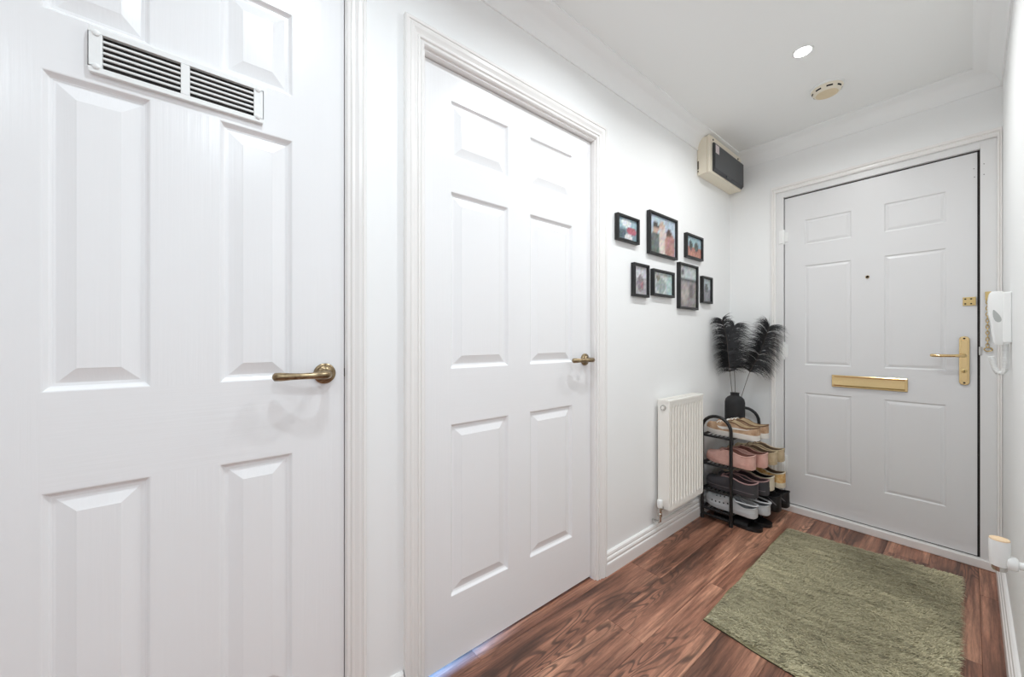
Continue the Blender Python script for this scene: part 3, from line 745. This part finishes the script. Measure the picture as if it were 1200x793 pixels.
# second shelf: pink slip-ons and beige shoes
for y, lab in ((2.400, 'pink slip-on shoe closest to the radiator on the second shelf'), (2.500, 'pink slip-on shoe between its pair and the beige shoes')):
    t, R, K, ts = mk('slip_on_shoe', (X0+(.03 if y > 2.45 else 0), y, SH[2]), -.02, lab, .262, .094, .026, .054, .060, .036, .58, (M['pink'], M['pink'], M['pink_d'], M['pink']), 'pink slip-on shoes')
    q = MB()
    for i0, i1 in ((4, 6),):
        rows = []
        for s_ in (4.2, 5.0, 5.8, 6.6):
            i = int(s_); f_ = s_-i; row = []
            for j in range(0, 5):
                p = Vector(R[i][16-j]).lerp(Vector(R[i+1][16-j]), f_); p.y += .003; row.append(tuple(p))
            rows.append(row)
        q.strip(rows)
    q.build('strap', M['pink'], t, local=True, smooth=60)
for y, x, lab in ((2.602, X0+.035, 'beige canvas shoe on the second shelf beside the pink pair'), (2.703, X0+.045, 'beige canvas shoe on the second shelf closest to the front door')):
    t, R, K, ts = mk('canvas_shoe', (x, y, SH[2]), -.03, lab, .275, .093, .024, .050, .058, .034, .56, (M['beige'], M['beige'], M['beige_l'], M['beige']), 'beige canvas shoes')
    laces(t, R, K, M['beige_l'], 2)
# third shelf: charcoal mules with mauve lining, cream and orange shoes
for y, lab in ((2.400, 'charcoal slip-on with pink lining closest to the radiator'), (2.500, 'charcoal slip-on with pink lining beside the cream shoe')):
    t, R, K, ts = mk('slipper', (X0+(.025 if y > 2.45 else 0), y, SH[1]), -.02, lab, .275, .093, .034, .050, .056, .034, .58, (M['char'], M['char'], M['plum'], M['mauve']), 'charcoal slippers')
    for s_ in (-1, 1):
        rows = []
        for sx_ in ts[1:-1]:
            w_ = half_width(sx_, .093)+.0034; rows.append([(sx_*.275, s_*w_, .024), (sx_*.275, s_*w_, .028)])
        MB().strip(rows).build('welt', M['char_l'], t, local=True)
t, R, K, ts = mk('loafer', (X0+.02, 2.603, SH[1]), -.03, 'cream loafer on the third shelf beside the charcoal slippers', .275, .093, .030, .050, .058, .036, .60, (M['cream'], M['cream'], M['shoe_bk'], M['cream']))
t, R, K, ts = mk('patterned_shoe', (X0+.055, 2.704, SH[1]), -.02, 'cream and orange patterned shoe on the third shelf beside the front door', .270, .093, .030, .060, .074, .046, .54, (M['orange'], M['cream'], M['beige_l'], M['cream']))
# bottom shelf: grey clogs with holes and black trainers
for y, x, lab in ((2.400, X0-.003, 'light grey foam clog with holes closest to the radiator'), (2.500, X0+.03, 'light grey foam clog with holes beside the black trainers')):
    t, R, K, ts = mk('foam_clog', (x, y, SH[0]), -.02, lab, .275, .093, .026, .030, .064, .044, .46, (M['silver'], M['silver'], M['silver_d'], M['silver']), 'grey foam clogs')
    for i, j in ((7, 1.2), (8, 1.0), (9, 1.0), (10, 1.0), (11, 1.1), (8, 4.6), (9, 4.8), (10, 5.0), (9, 7.4), (10, 7.6), (8, 7.2)):
        for sd in (0, 1):
            j0 = int(j); p = Vector(R[i][j0]).lerp(Vector(R[i][j0+1]), j-j0); du = Vector(R[i+1][j0])-Vector(R[i-1][j0]); dv = Vector(R[i][j0+1])-Vector(R[i][j0])
            if sd: p.y, du.y, dv.y = -p.y, -du.y, -dv.y
            nn = du.cross(dv).normalized(); nn = -nn if nn.dot(Vector((0, p.y, .03))) < 0 else nn
            du.normalize(); dv = nn.cross(du)
            q = MB(); q.add([tuple(p+nn*.0012+(du*math.cos(k*math.pi/4)+dv*math.sin(k*math.pi/4))*.0046) for k in range(8)], [tuple(range(8))]); q.build('vent_hole', M['dark'], t, local=True)
    P = []
    for k in range(13):
        a = math.pi*k/12-math.pi/2; P.append((.095-.098*math.cos(a), (.038*math.sin(a)), .072-.004*math.cos(a)))
    q = MB(); q.tube(P, .0075, 8, flat=.5); q.build('heel_strap', M['silver'], t, local=True, smooth=60)
for y, x, lab in ((2.602, X0+.06, 'black trainer on the bottom shelf beside the grey clogs'), (2.705, X0+.075, 'black trainer on the bottom shelf closest to the front door')):
    t, R, K, ts = mk('black_trainer', (x, y, SH[0]-.0), -.02, lab, .270, .093, .028, .062, .078, .046, .50, (M['shoe_bk'], M['shoe_bk2'], M['blackm'], M['shoe_bk2']), 'black trainers on the rack')
    laces(t, R, K, M['blackm'], 4)
    side_band(t, R, 0, [(1.2, .20, .0), (2.0, .35, .08), (3.0, .60, .10), (4.0, .95, .0)], M['char_l'], 'side_stripe', 1)
# sandals on the floor below
for y, x, lab in ((2.420, X0+.04, 'flat black slider on the floor under the grey clogs'), (2.525, X0+.055, 'flat black slider on the floor under the black trainers')):
    t = thing('slider', (x, y, 0), lab, 'sandal', 'black sliders under the rack', -.04)
    rows = []; L_ = .255
    for s_ in (0, .02, .06, .12, .2, .3, .4, .5, .6, .7, .8, .89, .95, .985, 1):
        w_ = half_width(s_, .098)*(.72 if s_ in (0, 1) else 1); xx = s_*L_
        rows.append([(xx, -w_, 0), (xx, w_, 0), (xx, w_*1.02, .012), (xx, w_*.97, .021), (xx, -w_*.97, .021), (xx, -w_*1.02, .012)])
    q = MB(); q.strip(rows, closed=True); n_ = len(q.v); q.f += [tuple(range(6)), tuple(range(n_-6, n_))]; q.m += [0, 0]
    q.build('sole', M['shoe_bk2'], t, local=True, smooth=45)
    rows = []
    for k in range(9):
        a = math.pi*k/8; yy, zz = -.047*math.cos(a), .014+.026*math.sin(a)**.7
        rows.append([(xx_, yy, zz) for xx_ in (.125, .135, .185, .196)])
    q = MB(); q.strip(rows); q.build('strap', M['shoe_bk'], t, local=True, smooth=60)

# ------------------------------------------------------------------ vase and plumes
vx, vy, vz = .136, 2.610, SH[3]
q = MB(); q.lathe([(.050, 0), (.054, .004), (.056, .03), (.057, .12), (.0565, .170), (.052, .190), (.040, .204), (.028, .210), (.024, .216), (.025, .226), (.027, .230), (.023, .230), (.020, .222), (.0, .205)], (vx, vy, vz), 'z', 36)
tag(q.build('vase', M['blackm'], base=(vx, vy, vz), smooth=50), 'matte black bottle vase standing on the shoe rack', 'vase')
rt = Vector((.6285, .7778, 0)); bk = Vector((-.7778, .6285, 0)); top0 = Vector((vx, vy, vz+.222))
def plume(p0, pts, side_l, side_r, seed, label):
    """pts: spine as (across, up, back) metres from the vase mouth"""
    rnd = random.Random(seed); t = thing('feather_plume', tuple(p0+Vector((0, 0, -.16))), label, 'feather', 'black plumes in the vase')
    ctrl = [p0+Vector((0, 0, -.15))]+[p0+rt*a+Vector((0, 0, u))+bk*w_ for a, u, w_ in pts]
    # Catmull-Rom spine
    sp = []
    C = [ctrl[0]]+ctrl+[ctrl[-1]]
    for i in range(1, len(C)-2):
        for k in range(10):
            s_ = k/10; a, b_, c, d = C[i-1], C[i], C[i+1], C[i+2]
            sp.append(.5*((2*b_)+(c-a)*s_+(2*a-5*b_+4*c-d)*s_*s_+(3*b_-a-3*c+d)*s_**3))
    sp.append(ctrl[-1]); K = len(sp)
    MB().tube(sp, [.0019-.0012*i/K for i in range(K)], 6).build('stem', M['stem'], t, smooth=60)
    st = 11; q = MB(); cl = [(k+rnd.uniform(.1, .9))/26 for k in range(26)]
    for n_ in range(1900):
        f_ = min(1, max(0, rnd.choice(cl)+rnd.gauss(0, .010))); fi = st+f_*(K-1-st); i = min(int(fi), K-2); p = sp[i].lerp(sp[i+1], fi-i)
        tan = (sp[i+1]-sp[i]).normalized()
        th = rnd.choice((0, math.pi))+rnd.gauss(0, .38)
        out = (rt*math.cos(th)+bk*math.sin(th)*.8); out = (out-tan*out.dot(tan)).normalized()
        ln_ = (side_l if math.cos(th) < 0 else side_r)*rnd.choice((.55, .8, 1, 1, 1.1))*rnd.uniform(.85, 1.05)*(1-.25*f_**3)
        d = (out*1.0+tan*(.55+.9*f_*f_+rnd.uniform(-.10, .10))).normalized()
        P = [p.copy()]; cur = p.copy(); seg = 8; sag = rnd.uniform(.17, .26)
        for k in range(seg):
            cur = cur+d*(ln_/seg); P.append(cur.copy()); d = (d+Vector((0, 0, -sag))).normalized()
        wd = rnd.uniform(.0006, .0014); pv_ = (tan.cross(out)*.5+tan).normalized()
        row = [(tuple(P[k]-pv_*wd*(1-.8*k/seg)), tuple(P[k]+pv_*wd*(1-.8*k/seg))) for k in range(seg+1)]
        q.strip([list(r) for r in row])
    lim = []
    for p in q.v:
        if p.x < WX+.004: p.x = WX+.004+rnd.random()*.004
        if p.y > FY-.004: p.y = FY-.004-rnd.random()*.004
    o = q.build('barbs', M['feather'], t, smooth=60); o['kind'] = 'stuff'
plume(top0, [(-.036, .125, -.01), (-.055, .25, -.02), (-.066, .36, -.02), (-.082, .475, .0)], .095, .095, 1, 'black feather plume leaning towards the pictures')
plume(top0+Vector((.004, 0, 0)), [(.006, .13, .02), (.002, .25, .04), (.002, .36, .05), (.022, .440, .05)], .090, .135, 2, 'black feather plume in the middle of the vase')
plume(top0+Vector((0, .004, 0)), [(.075, .125, -.02), (.115, .23, -.04), (.150, .33, -.05), (.186, .430, -.05)], .120, .140, 3, 'black feather plume leaning towards the front door')

# ------------------------------------------------------------------ rug
RC = [Vector((.436, 1.478, 0)), Vector((1.062, 1.425, 0)), Vector((1.060, 2.640, 0)), Vector((.424, 2.552, 0))]
def rugp(u, v): return (RC[0]*(1-u)+RC[1]*u)*(1-v)+(RC[3]*(1-u)+RC[2]*u)*v
t = thing('rug', tuple(rugp(.5, .5)), 'olive green shaggy rug lying in front of the front door', 'rug')
from mathutils import noise as mn
def wob(u, v):
    p = rugp(u, v); e = min(u, 1-u, v, 1-v)
    if e < .001:
        p = p+Vector((mn.noise(p*9)*.006, mn.noise(p*9+Vector((5, 5, 5)))*.006, 0))
    return p
nu, nv = 24, 46
rows = [[wob(u/nu, v/nv)+Vector((0, 0, .002)) for u in range(nu+1)] for v in range(nv+1)]
q = MB(); edge = [rows[0][i] for i in range(nu+1)]+[rows[v][nu] for v in range(1, nv+1)]+[rows[nv][i] for i in range(nu-1, -1, -1)]+[rows[v][0] for v in range(nv-1, 0, -1)]
q.add([Vector((p.x, p.y, .0005)) for p in edge]+[Vector((p.x, p.y, .005)) for p in edge], [(i, (i+1) % len(edge), len(edge)+(i+1) % len(edge), len(edge)+i) for i in range(len(edge))]+[tuple(range(len(edge)))[::-1]])
q.build('backing', M['backing'], t)
q = MB(); hr = []
for v in range(nv+1):
    r = []
    for u in range(nu+1):
        p = rows[v][u]; e = min(u, nu-u, v, nv-v)
        r.append(Vector((p.x, p.y, .0045 if e == 0 else .011+.003*mn.noise(p*7))))
    hr.append(r)
q.strip(hr); q.build('weave', M['rugbase'], t, smooth=80)
V = []; F = []; CC = []; rnd = random.Random(5)
for n_ in range(52000):
    u, v = rnd.random(), rnd.random(); p = rugp(u, v)
    a = .12+mn.noise(p*4)*.9+rnd.gauss(0, .35); d = Vector((math.cos(a), math.sin(a), 0)); s_ = Vector((-d.y, d.x, 0))
    ln_ = rnd.uniform(.010, .024); w_ = rnd.uniform(.0007, .0015); e = min(u, 1-u, v*1.9, (1-v)*1.9)
    z0 = .004 if e < .01 else .010+.003*mn.noise(p*7)
    k = len(V); b0 = Vector((p.x, p.y, z0)); b1 = b0+d*ln_*.55+Vector((0, 0, rnd.uniform(.003, .007))); b2 = b0+d*ln_+Vector((0, 0, rnd.uniform(.001, .006)))
    V += [b0-s_*w_, b0+s_*w_, b1+s_*w_, b1-s_*w_, b2]; F += [(k, k+1, k+2, k+3), (k+3, k+2, k+4)]
    st_ = Matrix.Rotation(-.15, 3, 'Z') @ p
    m_ = mn.noise(Vector((p.x*3.2, p.y*3.2, 3)))*.40+mn.noise(Vector((st_.x*9, st_.y*40, 0)))*.30+rnd.gauss(0, .13)
    sk_ = mn.noise(Vector((st_.x*24, st_.y*150, 7)))+.35*mn.noise(Vector((p.x*5, p.y*5, 9)))
    m_ = min(1.1, max(-.3, .62+m_-.55*smoothstep(.30, .52, sk_)))
    c0, c1 = (124, 117, 90), (222, 214, 178)
    CC.append(lin(tuple(max(8, c0[i]+(c1[i]-c0[i])*m_) for i in range(3))))
me = bpy.data.meshes.new('pile'); off = ORG[t.name]
me.from_pydata([tuple(p-off) for p in V], [], F); me.materials.append(M['pile'])
at = me.color_attributes.new('Col', 'FLOAT_COLOR', 'POINT')
buf = []
for c in CC: buf += list(c)*5
at.data.foreach_set('color', buf)
o = bpy.data.objects.new('pile', me); COL.objects.link(o); o.parent = t; o['kind'] = 'stuff'

# ------------------------------------------------------------------ intercom handset on the right wall
iy0, iy1, iz0, iz1 = 2.225, 2.305, 1.070, 1.260
t = thing('intercom', (RX, (iy0+iy1)/2, iz0), 'white door entry intercom handset hanging on the right wall', 'intercom')
q = MB(); q.box((RX-.020, iy0-.004, iz0+.004), (RX, iy1+.012, iz1-.002)); q.build('wall_base', M['white_pl'], t, bev=.004)
hp_ = []
for k in range(25):
    z = iz0-.004+(iz1-iz0+.006)*k/24; s_ = k/24
    out = .041+.012*smoothstep(.02, .62, s_)-.003*math.exp(-((s_-.42)/.12)**2)-.003*smoothstep(.85, 1, s_)
    if s_ < .03 or s_ > .97: out -= .004
    hp_.append((out, z))
poly = hp_+[(.018, iz1+.002), (.018, iz0-.004)]
q = MB(); q.prism(poly, lambda a, z, u: (RX-a, u, z), iy0+.002, iy1-.012); hs = q.build('handset', M['white_pl'], t, bev=.004, smooth=40)
# leaf-shaped recess on the side
q = MB(); pl_ = []
for k in range(16):
    a = 2*math.pi*k/16; r0 = .024*math.cos(a); r1 = .0075*math.sin(a)*(1-.5*math.cos(a)); ca, sa = math.cos(.28), math.sin(.28)
    pl_.append((r0*sa+r1*ca, r0*ca-r1*sa))
q.prism(pl_, lambda a, z, u: (RX-.034-a, u, 1.172+z), iy0+.0010, iy0+.004); q.build('side_mark', mat('handset_grey', (176, 180, 178), .4), hs)
# coiled cord
raw = [Vector((RX-.014, iy0+.014, iz0-.002)), Vector((RX-.013, iy0+.015, iz0-.06)), Vector((RX-.014, iy0+.016, iz0-.092)), Vector((RX-.020, iy0+.018, iz0-.106)), Vector((RX-.028, iy0+.020, iz0-.108)), Vector((RX-.035, iy0+.024, iz0-.096)), Vector((RX-.041, iy0+.028, iz0-.072)), Vector((RX-.045, iy0+.030, iz0-.046))]
Ls_ = [0]
for a, c in zip(raw, raw[1:]): Ls_.append(Ls_[-1]+(c-a).length)
ctr = []
for k in range(41):
    d_ = Ls_[-1]*k/40; i = max(n_ for n_ in range(len(raw)-1) if Ls_[n_] <= d_+1e-9); ctr.append(raw[i].lerp(raw[i+1], (d_-Ls_[i])/(Ls_[i+1]-Ls_[i])))
P = []; turns = 40; NP = turns*9
for k in range(NP+1):
    s_ = k/NP*40; i = min(int(s_), 39); p = ctr[i].lerp(ctr[i+1], s_-i); tg_ = (ctr[i+1]-ctr[i]).normalized()
    a = tg_.cross(Vector((0, 1, 0))).normalized(); c = tg_.cross(a); th = 2*math.pi*k/9
    P.append(p+(a*math.cos(th)+c*math.sin(th))*.0068)
MB().tube(P, .0017, 5).build('coiled_cord', M['white_pl'], t, smooth=80)

# ------------------------------------------------------------------ radiator valve on the right wall
tx, ty, tz = 1.1365, 1.650, .478
t = thing('radiator_valve', (RX, ty, tz), 'white thermostatic valve with a beige cap projecting from the right wall', 'valve')
q = MB(); q.lathe([(.015, .003), (.0165, 0), (.0172, .005), (.0185, .040), (.0185, .066), (.0180, .069)], (tx, ty, tz), 'z', 32); q.build('head', M['white_pl'], t, smooth=40)
q = MB(); q.lathe([(.0182, .0685), (.0176, .0715), (.013, .072), (.012, .071), (.003, .071), (0, .0715)], (tx, ty, tz), 'z', 32); q.build('cap', mat('valve_cap_beige', (236, 208, 172), .5), t, smooth=40)
q = MB(); q.lathe([(.012, -.014), (.0135, -.010), (.0135, -.002), (.0145, .004)], (tx, ty, tz), 'z', 24); q.build('collar', M['chrome'], t, smooth=40)
q = MB(); q.lathe([(.012, .010), (.0175, .013), (.0185, .020), (.0175, .027), (.0155, .030), (.010, .031)], (tx, ty, tz+.013), 'x', 24); q.build('union_nut', M['white_pl'], t, smooth=40)
q = MB(); q.tube([(tx+.010, ty, tz+.013), (RX-.002, ty, tz+.013)], .010, 14); q.build('tail', M['white_pl'], t, smooth=60)
q = MB(); q.lathe([(.026, -.004), (.026, 0)], (RX, ty, tz+.013), 'x', 28); q.build('wall_flange', M['white_pl'], t, smooth=40)
